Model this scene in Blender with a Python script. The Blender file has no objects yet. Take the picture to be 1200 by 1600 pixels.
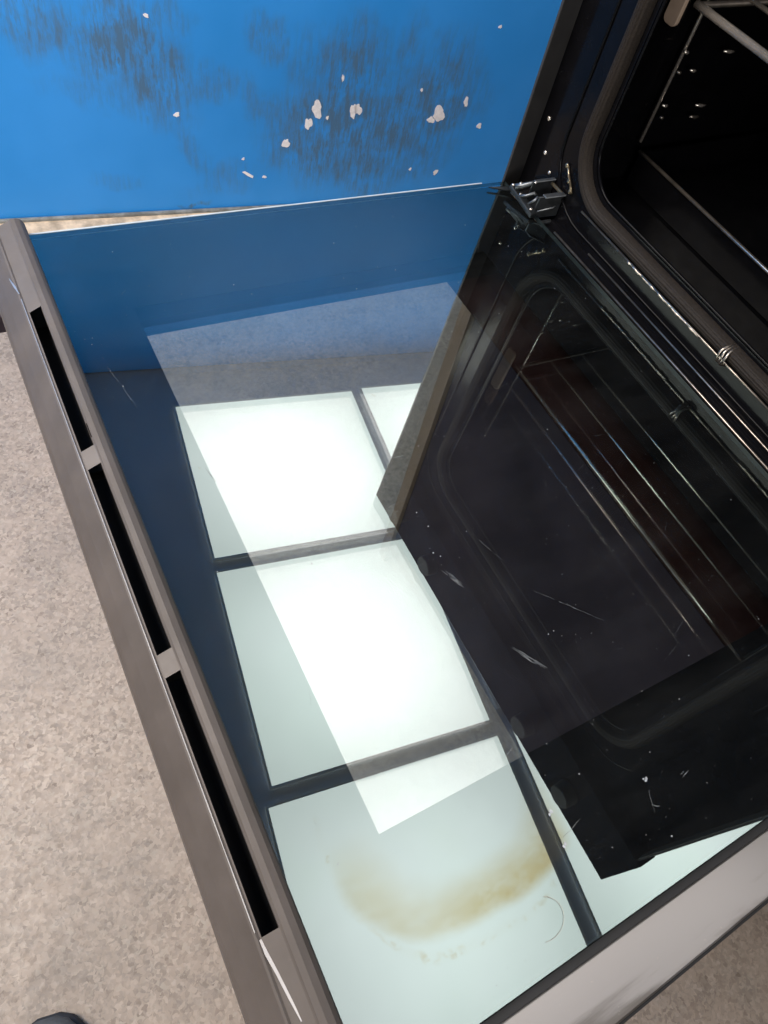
import bpy, bmesh, math, random
from mathutils import Vector, Matrix, noise
random.seed(7)
sc = bpy.context.scene
col = sc.collection
FZ, CZ = -0.80, 1.35          # floor and ceiling heights; the door hinge line is z = 0
TILT = 0.0415913              # the open door stops a little above level

# ---------------------------------------------------------------- camera
cd = bpy.data.cameras.new('camera')
cam = bpy.data.objects.new('camera', cd)
col.objects.link(cam)
cd.sensor_fit = 'VERTICAL'
cd.sensor_height = 24.0
cd.sensor_width = 18.0
cd.lens = 24.0 * 1109.56 / 1600
cd.clip_start = 0.01
cd.clip_end = 60
cam.matrix_world = Matrix.Translation((-.5023277, .0679483, .4072741)) @ Matrix((
    (0.87310194, 0.30568534, -0.37980189, 0),
    (-0.45701451, 0.78447219, -0.41921489, 0),
    (0.16979618, 0.5395923, 0.82462683, 0),
    (0, 0, 0, 1)))
sc.camera = cam

# ---------------------------------------------------------------- world: the grey bounce of the rest of the room
w = bpy.data.worlds.new('World')
sc.world = w
w.use_nodes = True
w.node_tree.nodes['Background'].inputs[0].default_value = (.62, .60, .60, 1)
w.node_tree.nodes['Background'].inputs[1].default_value = 0.16
sc.view_settings.view_transform = 'Standard'
sc.view_settings.look = 'None'
sc.view_settings.exposure = 0
sc.view_settings.gamma = 1
sc.cycles.transparent_max_bounces = 32
sc.cycles.max_bounces = 10
sc.cycles.glossy_bounces = 6
sc.cycles.sample_clamp_indirect = 6
sc.cycles.caustics_reflective = False

PANEL_GLOW = 3.4
def area(name, loc, aim, sx, sy, power, color):
    ld = bpy.data.lights.new(name, 'AREA')
    ld.shape = 'RECTANGLE'
    ld.size, ld.size_y = sx, sy
    ld.energy = power
    ld.color = color
    o = bpy.data.objects.new(name, ld)
    col.objects.link(o)
    o.location = loc
    o.rotation_euler = (Vector(aim) - Vector(loc)).to_track_quat('-Z', 'Y').to_euler()
    return o
# added unseen fill lights: one overhead for floor and wall, one behind the camera
area('overhead_fill', (-1.45, 1.0, CZ - .03), (-1.35, 1.0, 0), 1.3, 1.1, 88, (1, .92, .83))
area('front_fill', (-1.6, -2.6, .9), (-.1, 1.7, -.5), 1.6, .9, 44, (1, .96, .92))

# ---------------------------------------------------------------- material helpers
def new_mat(name):
    m = bpy.data.materials.new(name)
    m.use_nodes = True
    nt = m.node_tree
    nt.nodes.clear()
    out = nt.nodes.new('ShaderNodeOutputMaterial')
    return m, nt, out

class G:
    """small node graph helper"""
    def __init__(s, nt):
        s.nt = nt
    def n(s, t, **k):
        x = s.nt.nodes.new(t)
        for a, b in k.items():
            setattr(x, a, b)
        return x
    def l(s, a, b):
        s.nt.links.new(a, b)
    def put(s, sock, v):
        if isinstance(v, bpy.types.NodeSocket):
            s.l(v, sock)
        elif isinstance(v, tuple) and len(v) == 3 and sock.type == 'RGBA':
            sock.default_value = (*v, 1)
        else:
            sock.default_value = v
    def obj(s):
        return s.n('ShaderNodeTexCoord').outputs['Object']
    def mapping(s, v, loc=(0, 0, 0), rot=(0, 0, 0), scale=(1, 1, 1), kind='POINT'):
        x = s.n('ShaderNodeMapping', vector_type=kind)
        s.l(v, x.inputs[0])
        x.inputs['Location'].default_value = loc
        x.inputs['Rotation'].default_value = rot
        x.inputs['Scale'].default_value = scale
        return x.outputs[0]
    def noise(s, v, scale, detail=4, rough=.6, dist=0):
        x = s.n('ShaderNodeTexNoise')
        s.l(v, x.inputs['Vector'])
        x.inputs['Scale'].default_value = scale
        x.inputs['Detail'].default_value = detail
        x.inputs['Roughness'].default_value = rough
        x.inputs['Distortion'].default_value = dist
        return x.outputs['Fac']
    def voro(s, v, scale, out='Distance', feature='F1'):
        x = s.n('ShaderNodeTexVoronoi', feature=feature)
        s.l(v, x.inputs['Vector'])
        x.inputs['Scale'].default_value = scale
        return x.outputs[out]
    def math(s, op, a, b=0.0, clamp=False):
        x = s.n('ShaderNodeMath', operation=op, use_clamp=clamp)
        s.put(x.inputs[0], a)
        s.put(x.inputs[1], b)
        return x.outputs[0]
    def ramp(s, v, a, b, lo=0.0, hi=1.0, smooth=True):
        x = s.n('ShaderNodeMapRange', interpolation_type='SMOOTHSTEP' if smooth else 'LINEAR', clamp=True) if smooth else s.n('ShaderNodeMapRange')
        s.put(x.inputs[0], v)
        x.inputs[1].default_value = a
        x.inputs[2].default_value = b
        x.inputs[3].default_value = lo
        x.inputs[4].default_value = hi
        return x.outputs[0]
    def mix(s, f, a, b, mode='MIX'):
        x = s.n('ShaderNodeMix', data_type='RGBA', blend_type=mode)
        s.put(x.inputs[0], f)
        s.put(x.inputs[6], a)
        s.put(x.inputs[7], b)
        return x.outputs[2]
    def bump(s, h, strength, dist=.001):
        x = s.n('ShaderNodeBump')
        s.l(h, x.inputs['Height'])
        x.inputs['Strength'].default_value = strength
        x.inputs['Distance'].default_value = dist
        return x.outputs[0]
    def bsdf(s, color, rough=.5, metal=0, normal=None, spec=.5, coat=0, coat_rough=.1):
        x = s.n('ShaderNodeBsdfPrincipled')
        s.put(x.inputs['Base Color'], color)
        s.put(x.inputs['Roughness'], rough)
        s.put(x.inputs['Metallic'], metal)
        x.inputs['Specular IOR Level'].default_value = spec
        x.inputs['Coat Weight'].default_value = coat
        x.inputs['Coat Roughness'].default_value = coat_rough
        if normal is not None:
            s.l(normal, x.inputs['Normal'])
        return x.outputs[0]

def surf(name, color, rough=.5, metal=0, var=.15, vscale=30, bump=0, bscale=200, spec=.5, coat=0, rvar=0.0):
    m, nt, out = new_mat(name)
    g = G(nt)
    o = g.obj()
    n1 = g.noise(o, vscale, 5)
    f = g.ramp(n1, .3, .7)
    c = g.mix(f, tuple(x * (1 - var) for x in color), tuple(min(1, x * (1 + var)) for x in color))
    nb = g.bump(g.noise(o, bscale, 3), bump) if bump else None
    r = g.ramp(g.noise(o, vscale * 1.7, 3), .3, .7, max(0, rough - rvar), min(1, rough + rvar)) if rvar else rough
    g.l(g.bsdf(c, r, metal, nb, spec, coat), out.inputs[0])
    return m

# ---------------------------------------------------------------- mesh helpers
def obj(name, bm, mat, parent=None, smooth=False, kind=None):
    me = bpy.data.meshes.new(name)
    bmesh.ops.recalc_face_normals(bm, faces=bm.faces)
    bm.to_mesh(me)
    bm.free()
    for x in (mat if isinstance(mat, (list, tuple)) else [mat]):
        me.materials.append(x)
    if smooth:
        for p in me.polygons:
            p.use_smooth = True
    o = bpy.data.objects.new(name, me)
    col.objects.link(o)
    if parent is not None:
        o.parent = parent
    if kind:
        o['kind'] = kind
    return o

def empty(name, loc=(0, 0, 0), rot=(0, 0, 0), parent=None):
    o = bpy.data.objects.new(name, None)
    col.objects.link(o)
    o.empty_display_size = .02
    o.location = loc
    o.rotation_euler = rot
    if parent is not None:
        o.parent = parent
    return o

def tag(o, label=None, cat=None, group=None, kind=None):
    if label: o['label'] = label
    if cat: o['category'] = cat
    if group: o['group'] = group
    if kind: o['kind'] = kind
    return o

def add_box(bm, x0, x1, y0, y1, z0, z1, bevel=0, seg=2):
    r = bmesh.ops.create_cube(bm, size=1)
    vs = r['verts']
    for v in vs:
        v.co = Vector(((x0 + x1) / 2 + v.co.x * (x1 - x0), (y0 + y1) / 2 + v.co.y * (y1 - y0), (z0 + z1) / 2 + v.co.z * (z1 - z0)))
    if bevel:
        es = list({e for v in vs for e in v.link_edges})
        bmesh.ops.bevel(bm, geom=es, offset=bevel, segments=seg, affect='EDGES', profile=.5)

def box(*a, **k):
    bm = bmesh.new()
    add_box(bm, *a, **k)
    return bm

def add_tube(bm, pts, r, n=10, closed=False, caps=True):
    """round bar through pts"""
    pts = [Vector(p) for p in pts]
    N = len(pts)
    rings = []
    up = None
    for i, p in enumerate(pts):
        if closed:
            t = (pts[(i + 1) % N] - pts[i - 1]).normalized()
        else:
            t = (pts[min(i + 1, N - 1)] - pts[max(i - 1, 0)]).normalized()
        if up is None:
            up = t.orthogonal().normalized()
        up = (up - t * up.dot(t)).normalized()
        b = t.cross(up)
        rr = r[i] if isinstance(r, (list, tuple)) else r
        rings.append([bm.verts.new(p + rr * (math.cos(k * 2 * math.pi / n) * up + math.sin(k * 2 * math.pi / n) * b)) for k in range(n)])
    for i in range(N if closed else N - 1):
        a, b2 = rings[i], rings[(i + 1) % N]
        for k in range(n):
            bm.faces.new((a[k], a[(k + 1) % n], b2[(k + 1) % n], b2[k]))
    if caps and not closed:
        bm.faces.new(rings[0][::-1])
        bm.faces.new(rings[-1])

def tube(*a, **k):
    bm = bmesh.new()
    add_tube(bm, *a, **k)
    return bm

def rrect(y0, y1, z0, z1, r, n=8):
    """rounded rectangle outline in y,z, counter clockwise"""
    out = []
    for cy, cz, a0 in ((y1 - r, z1 - r, 0), (y0 + r, z1 - r, 90), (y0 + r, z0 + r, 180), (y1 - r, z0 + r, 270)):
        for k in range(n + 1):
            a = math.radians(a0 + 90 * k / n)
            out.append((cy + r * math.cos(a), cz + r * math.sin(a)))
    return out

def poly_sheet(pts, thick=.0003):
    """thin plate from 3d outline, extruded down its normal"""
    bm = bmesh.new()
    vs = [bm.verts.new(p) for p in pts]
    f = bm.faces.new(vs)
    f.normal_update()
    n = f.normal.copy()
    r = bmesh.ops.extrude_face_region(bm, geom=[f])
    for v in r['geom']:
        if isinstance(v, bmesh.types.BMVert):
            v.co -= n * thick
    return bm

def frame_sheet(o, i, z0, z1):
    """rectangular frame: outer (x0,x1,y0,y1), inner the same, between z0 and z1"""
    bm = bmesh.new()
    def ring(r, z):
        x0, x1, y0, y1 = r
        return [bm.verts.new(c) for c in ((x0, y0, z), (x1, y0, z), (x1, y1, z), (x0, y1, z))]
    ot, it, ob, ib = ring(o, z1), ring(i, z1), ring(o, z0), ring(i, z0)
    for k in range(4):
        j = (k + 1) % 4
        bm.faces.new((ot[k], ot[j], it[j], it[k]))
        bm.faces.new((ob[j], ob[k], ib[k], ib[j]))
        bm.faces.new((ot[j], ot[k], ob[k], ob[j]))
        bm.faces.new((it[k], it[j], ib[j], ib[k]))
    return bm

# ---------------------------------------------------------------- materials
def mat_wall():
    m, nt, out = new_mat('blue_wall_paint')
    g = G(nt)
    o = g.obj()
    base = g.mix(g.ramp(g.noise(o, 3, 3), .3, .7), (.020, .270, .76), (.032, .305, .84))
    # rubbed shoe and trolley scuffs: ellipses in wall coordinates times streaks
    warp = g.n('ShaderNodeTexNoise')
    g.l(o, warp.inputs['Vector'])
    warp.inputs['Scale'].default_value = 11
    warp.inputs['Detail'].default_value = 6
    vs = g.n('ShaderNodeVectorMath', operation='MULTIPLY_ADD')
    g.l(warp.outputs['Color'], vs.inputs[0])
    vs.inputs[1].default_value = (.12, 0, .12)
    vs.inputs[2].default_value = (0, 0, 0)
    vs2 = g.n('ShaderNodeVectorMath', operation='ADD')
    g.l(o, vs2.inputs[0])
    g.l(vs.outputs[0], vs2.inputs[1])
    wp = vs2.outputs[0]
    tot = None
    # x, z, half width, half height, lean, strength
    for (x, z, a, b, r, s) in ((-.235, -.375, .10, .05, .0, .8), (-.10, -.345, .12, .035, .0, .7), (.47, -.66, .16, .07, .3, .9), (.30, -.45, .06, .09, .0, .5), (-.300, -.345, .055, .050, .1, .9), (-.125, -.39, .10, .075, -.25, 1.25), (-.045, -.455, .075, .115, -.35, 1.0),
                               (.20, -.375, .045, .050, .0, .7), (.075, -.475, .055, .05, -.6, .6), (.405, -.50, .10, .16, .1, 1.15),
                               (.34, -.60, .14, .13, .5, 1.1), (.50, -.585, .16, .13, .15, 1.1), (.44, -.70, .13, .06, .5, .9), (.20, -.54, .03, .10, -.6, .6),
                               (.655, -.52, .10, .16, .05, 1.0), (.55, -.40, .035, .10, .0, .55), (.76, -.50, .05, .09, .0, .35), (.60, -.68, .09, .05, .1, .6),
                               (-.15, -.49, .12, .045, .2, .4), (-.17, -.70, .06, .02, .1, .3), (.02, -.63, .03, .09, -.6, .5),
                               (.10, -.71, .09, .04, -.4, .4), (.02, -.79, .025, .008, .1, .9)):
        q = g.n('ShaderNodeMapping', vector_type='TEXTURE')
        g.l(wp, q.inputs[0])
        q.inputs['Location'].default_value = (x + .06, 0, z + .06)
        q.inputs['Rotation'].default_value = (0, r, 0)
        q.inputs['Scale'].default_value = (a * 1.45, 50, b * 1.4)
        gr = g.n('ShaderNodeTexGradient', gradient_type='SPHERICAL')
        g.l(q.outputs[0], gr.inputs[0])
        v = g.math('MULTIPLY', g.ramp(gr.outputs['Fac'], 0, .7), s)
        tot = v if tot is None else g.math('MAXIMUM', tot, v)
    st = g.noise(g.mapping(o, rot=(0, .12, 0), scale=(85, 1, 13)), 1, 6, .75)
    st2 = g.noise(g.mapping(o, rot=(0, -.75, 0), scale=(130, 1, 26)), 1, 4, .7)
    streak = g.math('MAXIMUM', g.ramp(st, .40, .66), g.ramp(st2, .52, .68, 0, .9))
    soft = g.ramp(g.noise(o, 14, 4), .32, .68)
    mask = g.math('MULTIPLY', tot, g.math('ADD', g.math('MULTIPLY', streak, .85), g.math('MULTIPLY', soft, .50)), True)
    c = g.mix(g.math('MULTIPLY', mask, .86), base, (.072, .140, .215))
    # few dark hairline rubs all over
    hair = g.math('MULTIPLY', g.ramp(g.noise(g.mapping(o, rot=(0, .4, 0), scale=(70, 1, 12)), 1, 3, .6), .72, .80), .30)
    c = g.mix(hair, c, (.05, .12, .25))
    nb = g.bump(g.noise(o, 260, 3), .12, .0006)
    g.l(g.bsdf(c, g.ramp(mask, 0, 1, .42, .62), 0, nb), out.inputs[0])
    return m

def mat_floor():
    m, nt, out = new_mat('speckled_vinyl_floor')
    g = G(nt)
    o = g.obj()
    warp = g.n('ShaderNodeTexNoise')
    g.l(o, warp.inputs['Vector'])
    warp.inputs['Scale'].default_value = 120
    ma = g.n('ShaderNodeVectorMath', operation='MULTIPLY_ADD')
    g.l(warp.outputs['Color'], ma.inputs[0])
    ma.inputs[1].default_value = (.012, .012, 0)
    g.l(o, ma.inputs[2])
    wv = ma.outputs[0]
    a = g.n('ShaderNodeTexVoronoi', feature='F1')
    g.l(wv, a.inputs['Vector'])
    a.inputs['Scale'].default_value = 200
    sep = g.n('ShaderNodeSeparateColor')
    g.l(a.outputs['Color'], sep.inputs[0])
    cr = g.n('ShaderNodeValToRGB')
    g.l(sep.outputs[0], cr.inputs[0])
    cr.color_ramp.interpolation = 'CONSTANT'
    els = cr.color_ramp.elements
    els[0].position = 0; els[0].color = (.255, .215, .182, 1)
    els[1].position = .18; els[1].color = (.375, .322, .280, 1)
    for p_, c_ in ((.42, (.435, .375, .325)), (.62, (.310, .270, .238)), (.78, (.52, .455, .40)), (.91, (.44, .405, .355)), (.965, (.19, .15, .125))):
        e = els.new(p_)
        e.color = (*c_, 1)
    c = cr.outputs[0]
    b = g.n('ShaderNodeTexVoronoi', feature='F1')
    g.l(wv, b.inputs['Vector'])
    b.inputs['Scale'].default_value = 330
    sb = g.n('ShaderNodeSeparateColor')
    g.l(b.outputs['Color'], sb.inputs[0])
    c = g.mix(g.math('MULTIPLY', g.math('GREATER_THAN', sb.outputs[0], .90), .35), c, (.52, .48, .44))
    c = g.mix(g.math('MULTIPLY', g.math('LESS_THAN', sb.outputs[1], .10), .40), c, (.21, .185, .165))
    c = g.mix(g.ramp(g.noise(o, 160, 4, .7), .3, .7, .40, 0), c, (.375, .322, .275))
    c = g.mix(g.ramp(g.noise(o, 4.5, 5), .35, .68, 0, .42), c, (.235, .215, .195))
    c = g.mix(g.ramp(g.noise(o, 28, 5), .38, .64, 0, .38), c, (.46, .39, .335))
    c = g.mix(1.0, c, (.79, .735, .68), 'MULTIPLY')
    nb = g.bump(g.noise(o, 500, 2), .12, .0005)
    g.l(g.bsdf(c, g.ramp(g.noise(o, 60, 3), .3, .7, .42, .6), 0, nb), out.inputs[0])
    return m

def mat_glass(name, refl, tint=(.86, .89, .90), gcol=(.86, 1, .98), stained=False):
    """coated flat glass seen from above: mirror-like coating over a clear body"""
    m, nt, out = new_mat(name)
    g = G(nt)
    o = g.obj()
    lw = g.n('ShaderNodeLayerWeight')
    lw.inputs[0].default_value = .18
    fac = g.math('ADD', g.math('MULTIPLY', lw.outputs['Fresnel'], .25), refl, True)
    gl = g.n('ShaderNodeBsdfGlossy')
    gl.inputs['Roughness'].default_value = 0.0
    tr = g.n('ShaderNodeBsdfTransparent')
    tr.inputs[0].default_value = (*tint, 1)
    mx = g.n('ShaderNodeMixShader')
    g.l(fac, mx.inputs[0])
    g.l(tr.outputs[0], mx.inputs[1])
    g.l(gl.outputs[0], mx.inputs[2])
    res = mx.outputs[0]
    if not stained:
        gl.inputs[0].default_value = (*gcol, 1)
    else:
        # uneven coating, very slight green / blue drift
        cc = g.mix(g.ramp(g.noise(o, 5, 3), .3, .7), gcol, (gcol[0] * 1.03, gcol[1] * .985, gcol[2] * 1.02))
        # object coordinates: x = -distance from hinge, y = along hinge
        wn = g.n('ShaderNodeTexNoise')
        g.l(o, wn.inputs['Vector'])
        wn.inputs['Scale'].default_value = 22
        wn.inputs['Detail'].default_value = 4
        ma = g.n('ShaderNodeVectorMath', operation='MULTIPLY_ADD')
        g.l(wn.outputs['Color'], ma.inputs[0])
        ma.inputs[1].default_value = (.012, .012, 0)
        g.l(o, ma.inputs[2])
        def ringmask(cx, cy, rx, ry, win, wout):
            q = g.n('ShaderNodeMapping', vector_type='TEXTURE')
            g.l(ma.outputs[0], q.inputs[0])
            q.inputs['Location'].default_value = (cx + .006, cy + .006, 0)
            q.inputs['Scale'].default_value = (rx, ry, 1)
            sp = g.n('ShaderNodeSeparateXYZ')
            g.l(q.outputs[0], sp.inputs[0])
            a3 = g.math('POWER', g.math('ABSOLUTE', sp.outputs[0]), 2.8)
            b3 = g.math('POWER', g.math('ABSOLUTE', sp.outputs[1]), 2.8)
            d = g.math('POWER', g.math('ADD', a3, b3), 1 / 2.8)
            dd = g.math('SUBTRACT', d, 1.0)
            return g.math('MULTIPLY', g.ramp(dd, -win, 0, 0, 1), g.ramp(dd, 0, wout, 1, 0)), sp
        m1, sp = ringmask(-.376, .095, .066, .057, .42, .12)
        m1 = g.math('MULTIPLY', m1, g.ramp(sp.outputs[1], -.45, .15, 1, 0))
        m1 = g.math('MULTIPLY', m1, g.ramp(sp.outputs[0], .62, .92, 1, .0))
        m1 = g.math('MULTIPLY', m1, g.ramp(sp.outputs[0], -.7, .2, .55, 1))
        m1 = g.math('MULTIPLY', m1, g.ramp(g.noise(g.mapping(o, rot=(0, 0, .3), scale=(40, 70, 1)), 1, 6, .7), .30, .62, .62, .98))
        m2, sp2 = ringmask(-.380, .100, .066, .074, .05, .04)
        m2 = g.math('MULTIPLY', m2, g.math('MULTIPLY', g.ramp(sp2.outputs[1], -.1, .3, 1, 0), g.ramp(sp2.outputs[0], -.1, .8, 1, .35)))
        m2 = g.math('MULTIPLY', m2, g.ramp(g.noise(o, 120, 4, .7), .50, .66, .04, .40))
        m3 = g.ramp(g.noise(o, 9, 5, .6), .52, .75, 0, .22)
        spots = g.math('MULTIPLY', g.ramp(g.noise(o, 160, 3), .72, .77), .45)
        stn = g.math('ADD', g.math('MAXIMUM', m1, g.math('MAXIMUM', m2, spots)), 0, True)
        cc = g.mix(m3, cc, (cc_ := (gcol[0] * .95, gcol[1] * .97, gcol[2] * .86)))
        cc = g.mix(stn, cc, (.60, .56, .28))
        g.l(cc, gl.inputs[0])
        # dust, wiping haze, lint
        haze = g.n('ShaderNodeBsdfDiffuse')
        haze.inputs[0].default_value = (.60, .62, .64, 1)
        dust = g.math('MULTIPLY', g.ramp(g.noise(o, 620, 1), .765, .80), .40)
        wipe = g.ramp(g.noise(g.mapping(o, rot=(0, 0, .9), scale=(6, 26, 1)), 1, 5, .65), .32, .8, .001, .011)
        amt = g.math('ADD', dust, wipe, True)
        amt = g.math('ADD', amt, g.math('MULTIPLY', stn, .03), True)
        mh = g.n('ShaderNodeMixShader')
        g.l(amt, mh.inputs[0])
        g.l(res, mh.inputs[1])
        g.l(haze.outputs[0], mh.inputs[2])
        res = mh.outputs[0]
    g.l(res, out.inputs[0])
    return m

def mat_clear(name, tint):
    m, nt, out = new_mat(name)
    tr = nt.nodes.new('ShaderNodeBsdfTransparent')
    tr.inputs[0].default_value = (*tint, 1)
    nt.links.new(tr.outputs[0], out.inputs[0])
    return m

def mat_steel():
    m, nt, out = new_mat('stained_brushed_steel')
    g = G(nt)
    o = g.obj()
    st = g.noise(g.mapping(o, rot=(0, 0, .25), scale=(5, 34, 9)), 1, 6, .55, .4)
    c = g.mix(g.ramp(st, .47, .58), (.275, .258, .250), (.135, .122, .112))
    c = g.mix(g.ramp(g.noise(o, 300, 2), .70, .78, 0, .5), c, (.35, .31, .28))
    br = g.noise(g.mapping(o, scale=(3, 900, 900)), 1, 3)
    g.l(g.bsdf(c, g.ramp(st, .45, .7, .30, .45), .75, g.bump(br, .04, .0003)), out.inputs[0])
    return m

def mat_emit():
    m, nt, out = new_mat('luminous_diffuser')
    g = G(nt)
    o = g.obj()
    # a diffuser sheet with its lamp behind the middle
    sp = g.n('ShaderNodeTexGradient', gradient_type='SPHERICAL')
    g.l(g.mapping(o, scale=(2.1, 2.1, 2.1)), sp.inputs[0])
    s = g.math('MULTIPLY', g.ramp(sp.outputs['Fac'], 0, .9, .70, 1.14), PANEL_GLOW)
    s = g.math('MULTIPLY', s, g.ramp(g.noise(o, 3, 3), .3, .7, .97, 1.03))
    em = g.n('ShaderNodeEmission')
    em.inputs[0].default_value = (1.0, .975, .95, 1)
    g.l(s, em.inputs[1])
    g.l(em.outputs[0], out.inputs[0])
    return m

def mat_gasket():
    m, nt, out = new_mat('braided_door_seal')
    g = G(nt)
    o = g.obj()
    v = g.noise(o, 900, 2)
    c = g.mix(g.ramp(v, .35, .65), (.012, .0095, .008), (.024, .019, .0155))
    g.l(g.bsdf(c, .62, 0, g.bump(v, .4, .0008), .15), out.inputs[0])
    return m

def mat_bar():
    m, nt, out = new_mat('brown_grey_painted_metal')
    g = G(nt)
    o = g.obj()
    c = g.mix(g.ramp(g.noise(o, 16, 5), .3, .7), (.070, .058, .051), (.095, .079, .070))
    c = g.mix(g.ramp(g.noise(o, 260, 3), .66, .76, 0, .35), c, (.10, .08, .07))
    c = g.mix(g.ramp(g.noise(g.mapping(o, scale=(260, 7, 260)), 1, 4, .7), .68, .76, 0, .30), c, (.34, .30, .28))
    g.l(g.bsdf(c, g.ramp(g.noise(o, 40, 3), .3, .7, .5, .62), .1, g.bump(g.noise(o, 700, 2), .08, .0004)), out.inputs[0])
    return m

M_wall, M_floor = mat_wall(), mat_floor()
M_ceil = surf('slate_ceiling_paint', (.52, .55, .62), .85, var=.06, vscale=3)
M_grid = surf('slate_ceiling_grid', (.26, .34, .42), .6, var=.05)
M_rim = surf('white_panel_rim', (.75, .75, .72), .5, var=.03)
M_emit = mat_emit()
M_glass1 = mat_glass('coated_inner_glass', .205, gcol=(.80, 1, .96), stained=True)
M_glass2 = mat_glass('coated_middle_glass', .155, gcol=(1, .89, .88))
M_glass3 = mat_glass('front_glass', .06, gcol=(1, .90, .90))
M_clear = mat_clear('glass_underside', (.97, .99, .98))
M_edge = surf('ground_glass_edge', (.030, .042, .044), .35, var=.1)
M_edgebright = surf('edge_highlight_strip', (.42, .48, .52), .4, var=.1)
M_print = surf('black_glass_print', (.004, .0042, .005), .7, var=.1, spec=0)
M_maroon = surf('maroon_black_glass_print', (.048, .017, .016), .7, var=.12, vscale=8, spec=0)
M_bar = mat_bar()
M_barslot = surf('black_slot_interior', (.013, .012, .012), .7, spec=.2)
M_worn = surf('worn_bare_metal', (.55, .52, .50), .35, .8)
M_steel = mat_steel()
M_enamel = surf('black_enamel', (.004, .004, .005), .13, var=.2, bump=.02, bscale=60, spec=.09, rvar=.04)
M_cavity = surf('black_cavity_enamel', (.0025, .0025, .003), .16, var=.25, bump=.05, bscale=90, spec=.15, rvar=.05)
M_trim = surf('dark_grey_flange', (.030, .029, .029), .5, var=.2, spec=.4)
M_black = surf('black_rubber', (.010, .010, .011), .6)
M_gask = mat_gasket()
M_chrome = surf('chrome_wire', (.88, .80, .72), .22, .85, var=.12, vscale=90)
M_dullwire = surf('heat_dulled_wire', (.34, .30, .26), .28, .9, var=.3, vscale=80)
M_darkwire = surf('darkened_wire', (.06, .05, .042), .45, .7, var=.3, vscale=80)  # colour darkened so the shelf's frame rod carries no bright glints
M_zinc = surf('zinc_plated_hinge', (.13, .14, .15), .42, .85, var=.2, vscale=120, bump=.05)
M_zincdark = surf('dark_hinge_steel', (.045, .05, .055), .35, .7, var=.3, vscale=90)
M_brass = surf('yellowed_rivet_steel', (.30, .24, .16), .28, .9, var=.3, vscale=120)
M_hair = surf('pale_hair', (.45, .40, .33), .6)
M_tab = surf('beige_plastic_clip', (.40, .30, .225), .5, var=.12)
M_brown = surf('brown_laminate', (.235, .165, .115), .5, var=.12, vscale=12)
M_dark = surf('dark_cabinet_front', (.046, .035, .046), .6, var=.2, vscale=10, spec=.1)
M_beige = surf('bare_beige_screed', (.58, .45, .32), .8, var=.35, vscale=28, bump=.3, bscale=90)
M_grime = surf('grey_wall_grime', (.20, .21, .21), .8, var=.35, vscale=40)
M_plaster = surf('exposed_plaster', (.90, .88, .93), .85, var=.10, vscale=90, bump=.3, bscale=300)
M_scratch = surf('scratch_white', (.26, .28, .29), .5, var=.35, vscale=300)
M_fleck = surf('dust_fleck', (.36, .38, .40), .8, var=.3, vscale=400)
M_shoe = surf('dark_grey_canvas', (.075, .078, .080), .8, var=.25, vscale=60, bump=.4, bscale=600)
M_sole = surf('black_shoe_sole', (.02, .02, .022), .7)
M_blackglass = surf('black_panel_glass', (.004, .004, .005), .08, var=.1, spec=.25)

# ---------------------------------------------------------------- the room
o = obj('floor', box(-5, 4, -4, 3, FZ - .1, FZ), M_floor); tag(o, kind='structure')
WA = math.atan(-.15)
wall = obj('wall', box(-4, 3.2, 0, .12, FZ, CZ), M_wall)
wall.location = (0, 1.71, 0)
wall.rotation_euler = (0, 0, WA)
tag(wall, kind='structure')

def blob(cx, cz, rx, rz, seed, n=18, rough=.35, y=-.0009):
    rnd = random.Random(seed)
    ph = [rnd.uniform(0, 6.28) for _ in range(4)]
    pts = []
    for k in range(n):
        a = 2 * math.pi * k / n
        r = 1 + rough * (.5 * math.sin(2 * a + ph[0]) + .35 * math.sin(3 * a + ph[1]) + .3 * math.sin(5 * a + ph[2])) + rnd.uniform(-.1, .1)
        pts.append((cx + rx * r * math.cos(a), y, cz + rz * r * math.sin(a)))
    return poly_sheet(pts, .0006)
for k, (x, z, rx, rz) in enumerate(((.254, -.617, .009, .012), (.309, -.567, .009, .015), (.328, -.532, .013, .020), (.357, -.553, .004, .004),
                                    (.386, -.457, .003, .009), (.424, -.537, .008, .021), (.436, -.533, .010, .013), (.664, -.546, .016, .020), (.645, -.562, .011, .008),
                                    (.735, -.515, .006, .013), (.794, -.580, .006, .009), (-.012, -.541, .006, .006), (.696, -.712, .007, .007),
                                    (.201, -.706, .005, .004), (-.060, -.335, .005, .004), (.775, -.335, .004, .004), (.60, -.485, .004, .004), (.615, -.70, .004, .004),
                                    (.145, -.655, .003, .004))):
    o = obj('paint_chip', blob(x, z, rx, rz, k + 3), M_plaster, wall)
o = obj('paint_chip', poly_sheet([(.142, -.0009, -.690), (.150, -.0009, -.688), (.172, -.0009, -.702), (.170, -.0009, -.708), (.158, -.0009, -.702)], .0006), M_plaster, wall)
# dirty joint along the foot of the wall, and the bare strip of floor in front of it
o = obj('wall_joint', box(-3, 3, -.010, -.0005, FZ, FZ + .012, bevel=.003), M_grime, wall)
bm = bmesh.new()
rnd = random.Random(5)
top, bot = [], []
for k in range(121):
    x = -3 + 6 * k / 120
    top.append((x, -.010, FZ + .004))
    bot.append((x, -.105 + rnd.uniform(-.012, .012), FZ + .004))
for k in range(120):
    vs = [bm.verts.new(v) for v in (bot[k], bot[k + 1], top[k + 1], top[k])]
    bm.faces.new(vs)
    ws = [bm.verts.new(v) for v in (bot[k], bot[k + 1], (bot[k + 1][0], bot[k + 1][1], FZ), (bot[k][0], bot[k][1], FZ))]
    bm.faces.new(ws)
bmesh.ops.remove_doubles(bm, verts=bm.verts, dist=1e-5)
strip = obj('bare_floor_strip', bm, M_beige)
strip.location = (0, 1.71, 0)
strip.rotation_euler = (0, 0, WA)
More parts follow.
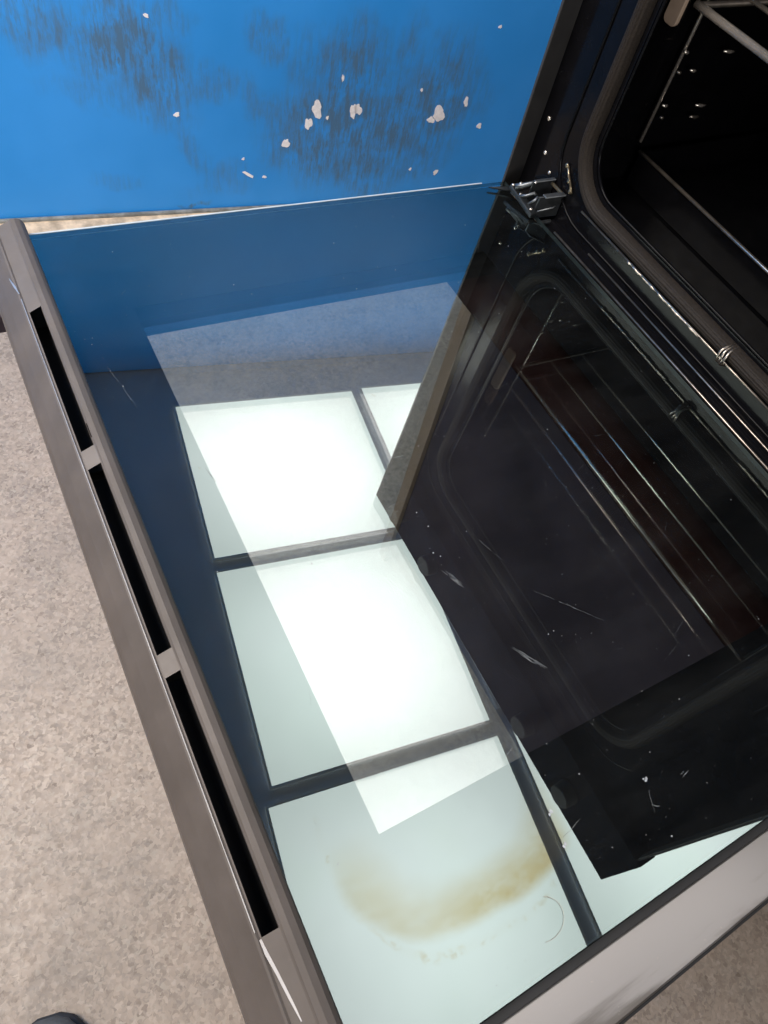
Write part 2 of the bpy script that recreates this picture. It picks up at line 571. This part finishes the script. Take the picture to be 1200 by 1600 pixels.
tag(strip, kind='structure')

o = obj('ceiling', box(-5, 4, -4, 3, CZ + .004, CZ + .1), M_ceil); tag(o, kind='structure')

# luminous ceiling panels, seen mirrored in the door glass
PA = math.radians(-8)
def panel_mesh(wd, ln):
    bm = bmesh.new()
    add_box(bm, -wd / 2 + .006, wd / 2 - .006, -ln / 2 + .006, ln / 2 - .006, -.009, -.002)
    em = bpy.data.meshes.new('diffuser'); bm.to_mesh(em); bm.free(); em.materials.append(M_emit)
    bm = frame_sheet((-wd / 2, wd / 2, -ln / 2, ln / 2), (-wd / 2 + .006, wd / 2 - .006, -ln / 2 + .006, ln / 2 - .006), -.011, -.001)
    bmesh.ops.recalc_face_normals(bm, faces=bm.faces)
    fm = bpy.data.meshes.new('panel_frame'); bm.to_mesh(fm); bm.free(); fm.materials.append(M_rim)
    return em, fm
pm = panel_mesh(.597, .553)
pl = panel_mesh(.620, .625)
pa = panel_mesh(.597, .566)
pb = panel_mesh(.597, .586)
def panel(x, y, meshes, wd, ln, label):
    """x, y = the corner farthest up the picture on the left"""
    ex = Vector((math.cos(PA), math.sin(PA), 0)); ey = Vector((-math.sin(PA), math.cos(PA), 0))
    c = Vector((x, y, CZ)) + ex * wd / 2 - ey * ln / 2
    t = empty('ceiling_light', c, (0, 0, PA))
    tag(t, label, 'ceiling light', 'luminous panels of the ceiling mirrored in the oven door')
    for nm, me in zip(('diffuser', 'panel_frame'), meshes):
        q = bpy.data.objects.new(nm, me); col.objects.link(q); q.parent = t
    return t
panel(-.027, 1.542, pa, .597, .566, 'glowing white ceiling panel mirrored nearest the blue wall, left of its row')
panel(-.115, .950, pb, .597, .586, 'glowing white ceiling panel mirrored in the middle of the glass, left row')
panel(-.221, .341, pl, .620, .625, 'glowing white ceiling panel mirrored in the near glass under the brown stain')
panel(.592, 1.464, pm, .597, .553, 'glowing white ceiling panel mirrored as a small triangle beside the oven edge')
panel(.505, .860, pm, .597, .553, 'glowing white ceiling panel hidden behind the mirrored oven top')
panel(.428, .250, pl, .620, .625, 'glowing white ceiling panel mirrored in the near right corner of the glass')
# ---------------------------------------------------------------- lower cabinet under the oven
cab = empty('base_cabinet', (0, 0, FZ))
tag(cab, 'brown cabinet carrying the oven, its side edge seen through the door glass', 'cabinet')
Z = -FZ
obj('side_panel', box(.000, .55, .579, .600, 0, Z - .046), M_brown, cab)
obj('side_panel', box(.000, .55, -.045, -.024, 0, Z - .046), M_brown, cab)
obj('top_board', box(.000, .55, -.045, .600, Z - .045, Z - .025), M_brown, cab)
obj('front_panel', box(.006, .02, -.022, .577, .09, Z - .048, bevel=.001), M_dark, cab)
obj('plinth', box(.05, .065, -.022, .577, 0, .088), M_dark, cab)
obj('back_panel', box(.54, .548, -.022, .577, 0, Z - .048), M_brown, cab)

# ---------------------------------------------------------------- the oven
OH = .5725
oven = empty('oven', (0, 0, -.024))
tag(oven, 'black built-in oven standing with its glass door folded down', 'oven')
def op(name, bm, mat, smooth=False, parent=oven):
    o = obj(name, bm, mat, parent, smooth)
    if parent is oven:
        o.location.z = .024
    return o
# outer casing with open front
bm = bmesh.new()
add_box(bm, .026, .56, .5955, .6005, -.022, OH - .004)
add_box(bm, .026, .56, -.043, -.038, -.022, OH - .004)
add_box(bm, .026, .56, -.0375, .595, OH - .009, OH - .004)
add_box(bm, .026, .56, -.0375, .595, -.022, -.017)
add_box(bm, .555, .56, -.0375, .595, -.0165, OH - .0095)
op('casing', bm, M_trim)
# front frame plate with rounded opening
def ring_plate(outer, inner, x0, x1):
    bm = bmesh.new()
    n = len(inner)
    # outer outline resampled so that each inner point has a partner
    cy = sum(a for a, b in inner) / n; cz = sum(b for a, b in inner) / n
    y0, y1, z0, z1 = outer
    oo = []
    per = n // 4
    corners = [(y1, z1), (y0, z1), (y0, z0), (y1, z0)]
    for k in range(4):
        for j in range(per):
            oo.append(corners[k])
    fr, bk, fo, bo = [], [], [], []
    for k in range(n):
        fr.append(bm.verts.new((x0, *inner[k])))
        bk.append(bm.verts.new((x1, *inner[k])))
    cf = [bm.verts.new((x0, *c)) for c in corners]
    cb = [bm.verts.new((x1, *c)) for c in corners]
    for k in range(n):
        j = (k + 1) % n
        c, d = k // per, j // per
        if c == d:
            bm.faces.new((fr[k], fr[j], cf[c])); bm.faces.new((bk[j], bk[k], cb[c]))
        else:
            bm.faces.new((fr[k], fr[j], cf[d], cf[c])); bm.faces.new((bk[j], bk[k], cb[c], cb[d]))
            bm.faces.new((cf[c], cf[d], cb[d], cb[c]))
        bm.faces.new((fr[j], fr[k], bk[k], bk[j]))
    return bm
hole = rrect(.082, .514, .050, .405, .042)
op('front_frame', ring_plate((-.040, .5975, -.016, .470), hole, .020, .0255), M_enamel)
# pressed ridges of the frame
r1 = rrect(.040, .556, .0085, .447, .062)
op('frame_bead', tube([(.0195, y, z) for y, z in r1], .0016, 8, closed=True), M_enamel, True)
op('side_flange', box(-.001, .0255, .5978, .6010, -.016, .470, bevel=.0008), M_trim)
op('side_flange', box(-.001, .0255, -.0435, -.0403, -.016, .470, bevel=.0008), M_trim)
# lower lip of the frame: stepped strip
bm = bmesh.new()
prof = [(.0195, -.0155), (.0035, -.0155), (.0020, -.0135), (.0035, -.0105), (.0085, -.0100), (.0105, -.0070), (.0145, -.0065), (.0160, -.0020), (.0195, -.0015)]
a = [bm.verts.new((x, -.0395, z)) for x, z in prof]
b = [bm.verts.new((x, .530, z)) for x, z in prof]
for k in range(len(prof) - 1):
    bm.faces.new((a[k], a[k + 1], b[k + 1], b[k]))
bm.faces.new(a); bm.faces.new(b[::-1])
op('lower_lip', bm, M_enamel)
op('lip_edge', tube([(.0105, -.03, -.0055), (.0105, .515, -.0055)], .0011, 8), M_dullwire, True)
op('lip_edge', tube([(.0185, .10, .0270), (.0185, .500, .0270)], .0010, 8), M_dullwire, True)
rl = random.Random(4)
op('lip_glint', tube([(.0182, .322 + .0025 * k, .0262 + rl.uniform(-.0004, .0004)) for k in range(42)], [rl.uniform(.0005, .0015) for k in range(42)], 7), M_dullwire, True)  # bumpy bright tubes modelled in place of the dotted highlight on the lip
op('lip_glint', tube([(.0182, .120 + .0035 * k, .0262 + rl.uniform(-.0003, .0003)) for k in range(30)], [rl.uniform(.0004, .0012) for k in range(30)], 7), M_dullwire, True)
op('lip_edge', tube([(.0185, -.03, .0005), (.0185, .47, .0005)], .0009, 8), M_dullwire, True)

# door seal: ribbed band round the opening
def band(outline, prof, x0):
    """sweep a flat profile (offset outward, height toward the front) round the outline"""
    bm = bmesh.new()
    n = len(outline)
    rings = []
    for k in range(n):
        p = Vector((outline[k][0], outline[k][1])); q = Vector(outline[(k + 1) % n]) - Vector(outline[k - 1])
        nrm = Vector((q.y, -q.x)).normalized()
        rings.append([bm.verts.new((x0 - h, p.x + nrm.x * d, p.y + nrm.y * d)) for d, h in prof])
    for k in range(n):
        a, b = rings[k], rings[(k + 1) % n]
        for j in range(len(prof) - 1):
            bm.faces.new((a[j], b[j], b[j + 1], a[j + 1]))
    return bm
gp = []
for k in range(25):
    t = k / 24
    h = .0095 * math.sin(math.pi * min(1, max(0, t))) ** .45
    h += .00045 * math.cos(t * 2 * math.pi * 6)
    gp.append((-.0075 + .015 * t, h))
go = rrect(.0700, .5260, .0390, .4165, .053, 10)
gob = []
for k in range(len(go)):      # denser along the straights
    gob.append(go[k])
op('door_seal', band(gob, gp, .020), M_gask, True)
bm = bmesh.new()
for k in range(3):
    add_tube(bm, [(.0195 - .0118 * math.sin(math.pi * t / 8) ** .5 - .0006, .2865 + .0028 * k + .001 * math.sin(t + k), .0255 + .0200 * t / 8) for t in range(9)], .0011, 6)
op('seal_joint', bm, M_dullwire, True)
# cavity
bm = bmesh.new()
add_box(bm, .026, .43, .532, .536, .030, .43)
add_box(bm, .026, .43, .060, .064, .030, .43)
add_box(bm, .026, .43, .0645, .5315, .030, .034)
add_box(bm, .026, .43, .0645, .5315, .426, .43)
add_box(bm, .426, .43, .0645, .5315, .0345, .4255)
op('cavity_liner', bm, M_cavity)
# lip of the opening
op('opening_edge', tube([(.0215, y, z) for y, z in rrect(.0835, .5125, .0515, .4035, .041, 10)], .0014, 8, closed=True), M_enamel, True)
# wire side racks
for s in (0, 1):
    yy = .524 if s == 0 else .072
    for xr in (.085, .38):
        op('rack_upright', tube([(xr, yy, .076), (xr, yy, .36)], .0017, 8), M_chrome, True)
    for (x0, x1, zz, mm) in ((.082, .0885, .158, M_chrome), (.134, .149, .1555, M_chrome), (.086, .091, .141, M_dullwire), (.1015, .110, .1415, M_chrome), (.0875, .0955, .1115, M_chrome),
                             (.134, .149, .1075, M_chrome), (.0925, .0975, .100, M_dullwire), (.134, .148, .0965, M_dullwire)):
        d_ = .0025 if s == 0 else -.0025
        op('rung_glint', tube([(x0, yy - d_, zz + .0006), ((x0 + x1) / 2, yy - d_ * 1.4, zz), (x1, yy - d_, zz - .0006)], [.0009, .0017, .0009], 8), mm, True)  # short bright pieces stand in for light glinting on dark rungs
    # beige clip at the front of the rack
    bm = bmesh.new()
    y0 = .5145 if s == 0 else .0665
    pts = [(.047, y, z) for y, z in rrect(y0, y0 + .0155, .181, .245, .0050, 5)]
    r = poly_sheet(pts, -.004)
    bmesh.ops.bevel(r, geom=r.edges[:], offset=.0006, segments=1, affect='EDGES')
    bm.free()
    op('rack_clip', r, M_tab)
# control panel
op('control_panel', box(-.0015, .0255, -.050, .6015, .4745, OH, bevel=.0012), M_blackglass)
for k, yk in enumerate((.06, .16, .43, .53)):
    kb = bmesh.new()
    bmesh.ops.create_cone(kb, cap_ends=True, segments=32, radius1=.017, radius2=.0155, depth=.018, matrix=Matrix.Translation((-.012, yk, .525)) @ Matrix.Rotation(-math.pi / 2, 4, 'Y'))
    bmesh.ops.bevel(kb, geom=[e for e in kb.edges if len(e.link_faces) == 2 and e.calc_face_angle(0) > 1], offset=.001, segments=2, affect='EDGES')
    op('control_knob', kb, M_trim)

# hinge brackets
def hinge(flip):
    h = empty('hinge', (0, .556, .024), parent=oven)
    if flip:
        h.location.y = .039
        h.scale.y = -1
    def hp(nm, b, m, sm=False):
        for v in b.verts:
            v.co.y -= .556
        return obj(nm, b, m, h, sm)
    # U channel arm going into the frame
    bm = bmesh.new()
    add_box(bm, -.0030, .0195, .5375, .5395, -.0035, .0205, bevel=.0006)
    add_box(bm, -.0010, .0195, .5560, .5575, .0020, .0250, bevel=.0006)
    add_box(bm, -.0010, .0195, .5397, .5558, .0020, .0035, bevel=.0004)
    for v in bm.verts:      # the arm climbs and closes toward the frame
        t = v.co.x / .0195
        v.co.z += .0055 * t
        v.co.y -= .008 * t
    hp('hinge_arm', bm, M_zincdark)
    bm = bmesh.new()
    add_box(bm, .0005, .0185, .5335, .5400, .0208, .0222, bevel=.0005)
    add_box(bm, .0005, .0185, .5540, .5580, .0252, .0262, bevel=.0004)
    for v in bm.verts:
        t = v.co.x / .0195
        v.co.z += .0055 * t
        v.co.y -= .008 * t
    hp('hinge_flange', bm, M_zinc)
    bm = bmesh.new()
    add_box(bm, .0160, .0180, .5320, .5520, .0245, .0275, bevel=.0005)
    hp('hinge_bridge', bm, M_brass)
    # plate screwed to the door edge
    bm = bmesh.new()
    add_box(bm, -.0120, -.0032, .5330, .5760, .0012, .0060, bevel=.0010)
    for v in bm.verts:
        v.co.z += max(0, (v.co.y - .545)) * .18
    hp('hinge_plate', bm, M_zincdark)
    bm = bmesh.new()
    add_tube(bm, [(-.0090, .5700, .0120), (-.0040, .5660, .0150), (.0010, .5610, .0200), (.0050, .5575, .0235)], [.0034, .0030, .0024, .0018], 10)
    add_tube(bm, [(-.0100, .5600, .0085), (-.0060, .5540, .0120), (-.0010, .5500, .0170), (.0020, .5480, .0150)], .0017, 8)
    add_tube(bm, [(-.0070, .5480, .0060), (-.0020, .5440, .0135), (.0010, .5450, .0160)], .0015, 8)
    hp('hinge_latch', bm, M_zinc, True)
    for (x, yy, z, r) in ((-.0080, .5600, .0098, .0022), (-.0050, .5680, .0165, .0020), (.0020, .5560, .0245, .0018), (-.0075, .5400, .0068, .0016), (-.0085, .5745, .0115, .0018)):
        bm = bmesh.new()
        bmesh.ops.create_uvsphere(bm, u_segments=12, v_segments=8, radius=r, matrix=Matrix.Translation((x, yy, z)) @ Matrix.Scale(.6, 4, (0, 0, 1)))
        hp('rivet', bm, M_chrome, True)
    # pressed slot mark and the bright lower edge of the arm
    bm = bmesh.new()
    add_tube(bm, [(-.0025, .5358, .0060), (.0130, .5318, .0105), (.0150, .5314, .0130)], .0008, 6)
    hp('hinge_slot', bm, M_zinc, True)
    bm = bmesh.new()
    add_box(bm, .0000, .0170, .5290, .5330, -.0070, -.0030, bevel=.0012)
    hp('hinge_foot', bm, M_zinc)
    # riveted strip on the frame beside the seal
    bm = bmesh.new()
    add_tube(bm, [(.0188, .5390, .0500), (.0182, .5330, .0440), (.0182, .5260, .0380), (.0185, .5210, .0320)], .0014, 8)
    hp('socket_strip', bm, M_brass, True)
    for (yy, z) in ((.5400, .0500), (.5300, .0400), (.5235, .0330)):
        bm = bmesh.new()
        bmesh.ops.create_uvsphere(bm, u_segments=12, v_segments=8, radius=.0024, matrix=Matrix.Translation((.0180, yy, z)) @ Matrix.Scale(.6, 4, (1, 0, 0)))
        hp('rivet', bm, M_brass, True)
    return h
hinge(False)
hinge(True)
for (y, z) in ((.5865, .0700), (.5350, .0095), (.5600, .0300), (.575, .0420)):
    bm = bmesh.new()
    bmesh.ops.create_uvsphere(bm, u_segments=12, v_segments=8, radius=.0022 if z > .04 else .0018, matrix=Matrix.Translation((.0192, y, z)) @ Matrix.Scale(.5, 4, (1, 0, 0)))
    op('screw', bm, M_chrome, True)

# ---------------------------------------------------------------- the door (part of the oven); local x = -distance from the hinge
door = empty('door', (0, 0, .024), (0, TILT, 0), parent=oven)
S1 = .4684
YW = .5965
WIN = (-.416, -.086, .0925, .5035)
def dp(name, bm, mat, smooth=False):
    return obj(name, bm, mat, door, smooth)
def pane(name, x0, x1, y0, y1, zt, th, top):
    bm = box(x0, x1, y0, y1, zt - th, zt)
    o = dp(name, bm, [top, M_clear, M_edge])
    for p in o.data.polygons:
        p.material_index = 0 if p.normal.z > .5 else (1 if p.normal.z < -.5 else 2)
    return o
pane('inner_glass', -S1, 0, 0, YW, 0, .004, M_glass1)
dp('printed_border', frame_sheet((-S1 + .0005, -.0005, .0005, YW - .0005), WIN, -.0048, -.0043), M_print)
pane('middle_glass', -.455, -.02, .018, .578, -.015, .003, M_glass2)
dp('printed_border', frame_sheet((-.4545, -.0205, .0185, .5775), (-.436, -.055, .060, .5035), -.0187, -.0183), M_print)
pane('front_glass', -.468, -.002, -.002, YW + .001, -.030, .004, M_glass3)
dp('printed_border', frame_sheet((-.4675, -.0025, -.0015, YW + .0005), (-.436, -.118, .060, .5035), -.0348, -.0343), M_print)
dp('maroon_strip', box(-.1178, -.020, .0610, .5025, -.03425, -.0341), M_maroon)
# inner spacers between the panes
dp('glass_spacer', box(-.452, -.446, .030, .565, -.0145, -.0052), M_black)
dp('glass_spacer', box(-.045, -.040, .030, .565, -.0145, -.0052), M_black)

# slotted trim along the free edge
YB0, YB1 = -.034, .6035
prof = [(.4686, -.0030), (.4688, .0055), (.4700, .0085), (.4720, .0102), (.4755, .0112), (.4785, .0106), (.4792, .0099), (.4797, .0095),
        (.4880, .0052), (.4888, .0047), (.4900, .0052), (.4912, .0044), (.4985, -.0045), (.5035, -.0115), (.5050, -.0150), (.5050, -.0360), (.4690, -.0360)]
slots = [(.077, .211), (.225, .358), (.373, .505)]
cuts = sorted({YB0, YB1, *[v for s in slots for v in s], .391, .379})
bm = bmesh.new()
rows = {y: [bm.verts.new((-s, y, z)) for s, z in prof] for y in cuts}
for a, b in zip(cuts, cuts[1:]):
    in_slot = any(a >= s0 - 1e-6 and b <= s1 + 1e-6 for s0, s1 in slots)
    notch = abs(a - .379) < 1e-6
    for k in range(len(prof) - 1):
        if in_slot and k == 7:      # the slot is really open
            continue
        if notch and k == 6:
            continue
        bm.faces.new((rows[a][k], rows[b][k], rows[b][k + 1], rows[a][k + 1]))
bm.faces.new(rows[YB0]); bm.faces.new(rows[YB1][::-1])
# turned-down lips of the slots
for s0, s1 in slots:
    for (sa, za) in ((.4797, .0095), (.4880, .0052)):
        vs = [bm.verts.new(v) for v in ((-sa, s0, za), (-sa, s1, za), (-sa, s1, za - .004), (-sa, s0, za - .004))]
        bm.faces.new(vs)
bmesh.ops.remove_doubles(bm, verts=bm.verts, dist=1e-6)
dp('slotted_trim', bm, M_bar)
for s0, s1 in slots:
    bm = bmesh.new()
    add_box(bm, -.4895, -.4765, s0 - .004, s1 + .004, -.016, -.0135)
    add_box(bm, -.4915, -.4898, s0 - .004, s1 + .004, -.016, .0015)
    add_box(bm, -.4760, -.4745, s0 - .004, s1 + .004, -.016, .0060)
    dp('slot_interior', bm, M_barslot)
# thin broken pale line along the ridge, and the scratch past the last slot
def streak(pts, wd, mat, name):
    """flat tapering mark along points given as (s, y, z, width factor)"""
    bm = bmesh.new()
    L, Rr = [], []
    for k, (s, y, z, f) in enumerate(pts):
        a = pts[max(0, k - 1)]; b = pts[min(len(pts) - 1, k + 1)]
        d = Vector((-(b[0] - a[0]), b[1] - a[1])).normalized(); n = Vector((-d.y, d.x))
        L.append(bm.verts.new((-s + n.x * wd * f, y + n.y * wd * f, z)))
        Rr.append(bm.verts.new((-s - n.x * wd * f, y - n.y * wd * f, z)))
    for k in range(len(pts) - 1):
        bm.faces.new((L[k], L[k + 1], Rr[k + 1], Rr[k]))
    return dp(name, bm, mat)
streak([(.4901, .600 - .02 * k, .00545, .5 + .5 * abs(math.sin(k * 1.7))) for k in range(4, 27)], .00032, M_worn, 'ridge_line')
streak([(.4889, .0765, .0050, .6), (.4880, .070, .0054, 1.6), (.4868, .061, .0060, 1.3), (.4858, .050, .0066, .9), (.4848, .040, .0071, .3)], .0008, M_worn, 'scratch')
streak([(.4930, .545, .0041, .3), (.4915, .535, .0050, 1.2), (.4902, .525, .0057, .5)], .0006, M_worn, 'scratch')

# near side: dark joint and stained steel side trim
dp('side_joint', box(-.4680, -.002, -.0052, -.0010, -.020, -.0030), M_black)
bm = bmesh.new()
add_box(bm, -.4680, -.002, -.0345, -.0054, -.040, -.0050, bevel=.0012)
for v in bm.verts:
    if v.co.y < -.030:
        v.co.y += -.002 if v.co.x < -.3 else .006
dp('side_trim', bm, M_steel)
bm = box(-.4680, -.002, -.0365, -.0348, -.040, -.0080, bevel=.0004)
for v in bm.verts:
    v.co.y += -.002 if v.co.x < -.3 else .006
dp('side_trim_lip', bm, M_black)
dp('side_trim', box(-.4680, -.030, .5968, .5984, -.036, .0004, bevel=.0003), M_edgebright)  # far trim coloured pale to draw the highlight along the glass edge
# corner guard at the far hinge corner
bm = poly_sheet([(-.030, .5862, .0022), (-.004, .5800, .0040), (.002, .5740, .0040), (-.004, .5730, .0030), (-.024, .5830, .0022)], .0015)
dp('corner_clip', bm, M_zincdark)

# handle hung on the front face
hd = bmesh.new()
add_tube(hd, [(-.4860, .03 + .0567 * k, -.078) for k in range(11)], .0085, 16)
add_box(hd, -.494, -.478, .0600, .0760, -.073, -.036, bevel=.002)
add_box(hd, -.494, -.478, .5200, .5360, -.073, -.036, bevel=.002)
dp('handle', hd, M_trim, True)
dp('handle_mount', box(-.513, -.492, .585, .612, -.082, -.064, bevel=.002), M_dark)

# marks on the glass: scratches, flecks and lint
def flat_marks(name, polys, mat):
    bm = bmesh.new()
    for pts in polys:
        vs = [bm.verts.new(v) for v in pts]
        bm.faces.new(vs)
    return tag(dp(name, bm, mat), kind='stuff')
rnd = random.Random(11)
polys = []
def scr(s0, y0, s1, y1, wd, n=5, jit=.0012, spread=1):
    for j in range(spread):
        ds, dy = rnd.uniform(-1, 1) * .0018 * (spread > 1), rnd.uniform(-1, 1) * .0018 * (spread > 1)
        t0 = rnd.uniform(0, .4) if spread > 1 else 0
        t1 = rnd.uniform(.6, 1) if spread > 1 else 1
        prev = None
        for k in range(n + 1):
            t = t0 + (t1 - t0) * k / n
            c = Vector((-(s0 + (s1 - s0) * t + ds), y0 + (y1 - y0) * t + dy))
            c += Vector((rnd.uniform(-1, 1), rnd.uniform(-1, 1))) * jit * .25
            d = Vector((-(s1 - s0), y1 - y0)).normalized()
            nn = Vector((-d.y, d.x)) * wd * .55 * (math.sin(math.pi * k / n) * .8 + .2) * rnd.uniform(.5, 1.2)
            cur = (c + nn, c - nn)
            if prev and rnd.random() < .88:
                z = .00025
                polys.append([(prev[0].x, prev[0].y, z), (cur[0].x, cur[0].y, z), (cur[1].x, cur[1].y, z), (prev[1].x, prev[1].y, z)])
            prev = cur
scr(.305, .215, .297, .193, .00018, 6, spread=5)
scr(.292, .150, .278, .128, .00022, 6, spread=6)
scr(.255, .178, .221, .141, .00012, 14)
scr(.272, .232, .262, .205, .00010, 8)
scr(.262, .050, .269, .033, .00012, 6)
scr(.420, .346, .416, .327, .00016, 5, spread=2)
scr(.452, .445, .443, .398, .00010, 9)
scr(.330, .046, .312, .050, .00014, 6)
scr(.240, .040, .232, .042, .00018, 4, spread=2)
scr(.268, .037, .263, .034, .00018, 4)
scr(.335, .096, .325, .099, .00012, 4)
for k in range(46):
    s, y = rnd.uniform(.03, .45), rnd.uniform(.03, .57)
    a = rnd.gauss(2.3, .5); L = rnd.uniform(.004, .020)
    scr(s, y, s + L * math.cos(a), y + L * math.sin(a), .00004, 6)
flat_marks('scratches', polys, M_scratch)
polys = []
def fleck(s, y, r):
    n = 7
    polys.append([(-s + r * rnd.uniform(.5, 1.2) * math.cos(6.283 * k / n), y + r * rnd.uniform(.5, 1.2) * math.sin(6.283 * k / n), .0003) for k in range(n)])
for (s, y, r) in ((.327, .0595, .0010), (.3255, .0605, .0013), (.3275, .0435, .0010), (.329, .0428, .0009), (.2612, .0498, .0012), (.2622, .0490, .0009), (.263, .0505, .0007),
                  (.268, .0190, .0006), (.305, .228, .0006), (.125, .419, .0004), (.300, .260, .0005)):
    fleck(s, y, r)
for k in range(120):
    fleck(rnd.uniform(.01, .46), rnd.uniform(.005, .59), rnd.choice((.00018, .00022, .0003, .00045)))
flat_marks('dust_flecks', polys, M_fleck)
# one curled hair
bm = bmesh.new()
pts = []
for k in range(15):
    a = -1.9 + 2.9 * k / 14
    pts.append((-.3600 + .0125 * math.cos(a) , .0205 + .0095 * math.sin(a), .0006))
add_tube(bm, pts, .00009, 5)
dp('hair', bm, M_hair)

# ---------------------------------------------------------------- wire shelf resting on the side racks
sh = empty('oven_shelf', (.05, .298, .200))
tag(sh, 'chrome wire shelf sliding in the upper part of the oven cavity', 'oven shelf')
bm = bmesh.new()
add_tube(bm, [(.008, -.2145, 0), (.008, .2145, 0)], .0031, 12)
obj('front_rod', bm, M_chrome, sh, True)
bm = bmesh.new()
add_tube(bm, [(.008, .212, 0), (.33, .212, 0), (.335, .20, 0), (.335, -.20, 0), (.33, -.212, 0), (.008, -.212, 0)], .0026, 10)
obj('frame_rod', bm, M_darkwire, sh, True)
for k in range(5):
    bm = bmesh.new()
    add_tube(bm, [(.066 + .055 * k, -.211, .003), (.066 + .055 * k, .211, .003)], .0020, 8)
    obj('cross_rod', bm, M_chrome, sh, True)
# enamelled tray on the cavity floor
tr = empty('baking_tray', (.245, .298, .036))
tag(tr, 'black enamel baking tray low in the oven cavity with a dull rim', 'tray')
bm = bmesh.new()
add_box(bm, -.155, .155, -.220, .220, 0, .004, bevel=.001)
for a in ((-.158, -.155, -.222, .222), (.155, .158, -.222, .222)):
    add_box(bm, a[0], a[1], a[2], a[3], 0, .032)
for s in (-1, 1):
    add_box(bm, -.1545, .1545, min(s * .2195, s * .2225), max(s * .2195, s * .2225), 0, .032)
obj('pan', bm, M_cavity, tr)
obj('rim', tube([(-.160, -.222, .033), (-.160, .222, .033)], .0017, 8), M_dullwire, tr, True)

# ---------------------------------------------------------------- the tip of a shoe on the floor
shoe = empty('shoe', (-.733, .140, FZ), (0, 0, math.radians(-102)))
tag(shoe, 'dark grey rounded shoe toe on the speckled floor at the bottom left corner', 'shoe')
def loft(secs, n=20):
    bm = bmesh.new()
    rings = []
    for (x, hw, h, z0, ex) in secs:
        ring = []
        for k in range(n):
            a = 2 * math.pi * k / n
            cx, cy = math.cos(a), math.sin(a)
            yy = hw * math.copysign(abs(cx) ** ex, cx)
            zz = z0 + h * (.5 + .5 * math.copysign(abs(cy) ** ex, cy))
            ring.append(bm.verts.new((x, yy, zz)))
        rings.append(ring)
    for a, b in zip(rings, rings[1:]):
        for k in range(n):
            bm.faces.new((a[k], a[(k + 1) % n], b[(k + 1) % n], b[k]))
    bm.faces.new(rings[0][::-1]); bm.faces.new(rings[-1])
    return bm
obj('upper', loft([(.002, .012, .016, .022, .9), (.008, .026, .030, .018, .85), (.020, .038, .040, .016, .8), (.045, .046, .050, .015, .8), (.085, .048, .060, .015, .8),
                   (.13, .045, .075, .015, .8), (.18, .040, .090, .015, .85), (.23, .036, .095, .015, .9), (.265, .030, .090, .015, .9), (.275, .018, .075, .02, .9)]), M_shoe, shoe, True)
obj('sole', loft([(-.001, .014, .018, .002, .6), (.006, .030, .020, 0, .6), (.020, .042, .020, 0, .6), (.05, .049, .020, 0, .6), (.10, .050, .020, 0, .6),
                  (.17, .040, .020, 0, .6), (.24, .038, .022, 0, .6), (.272, .026, .022, 0, .6), (.280, .012, .02, .001, .6)]), M_sole, shoe, True)
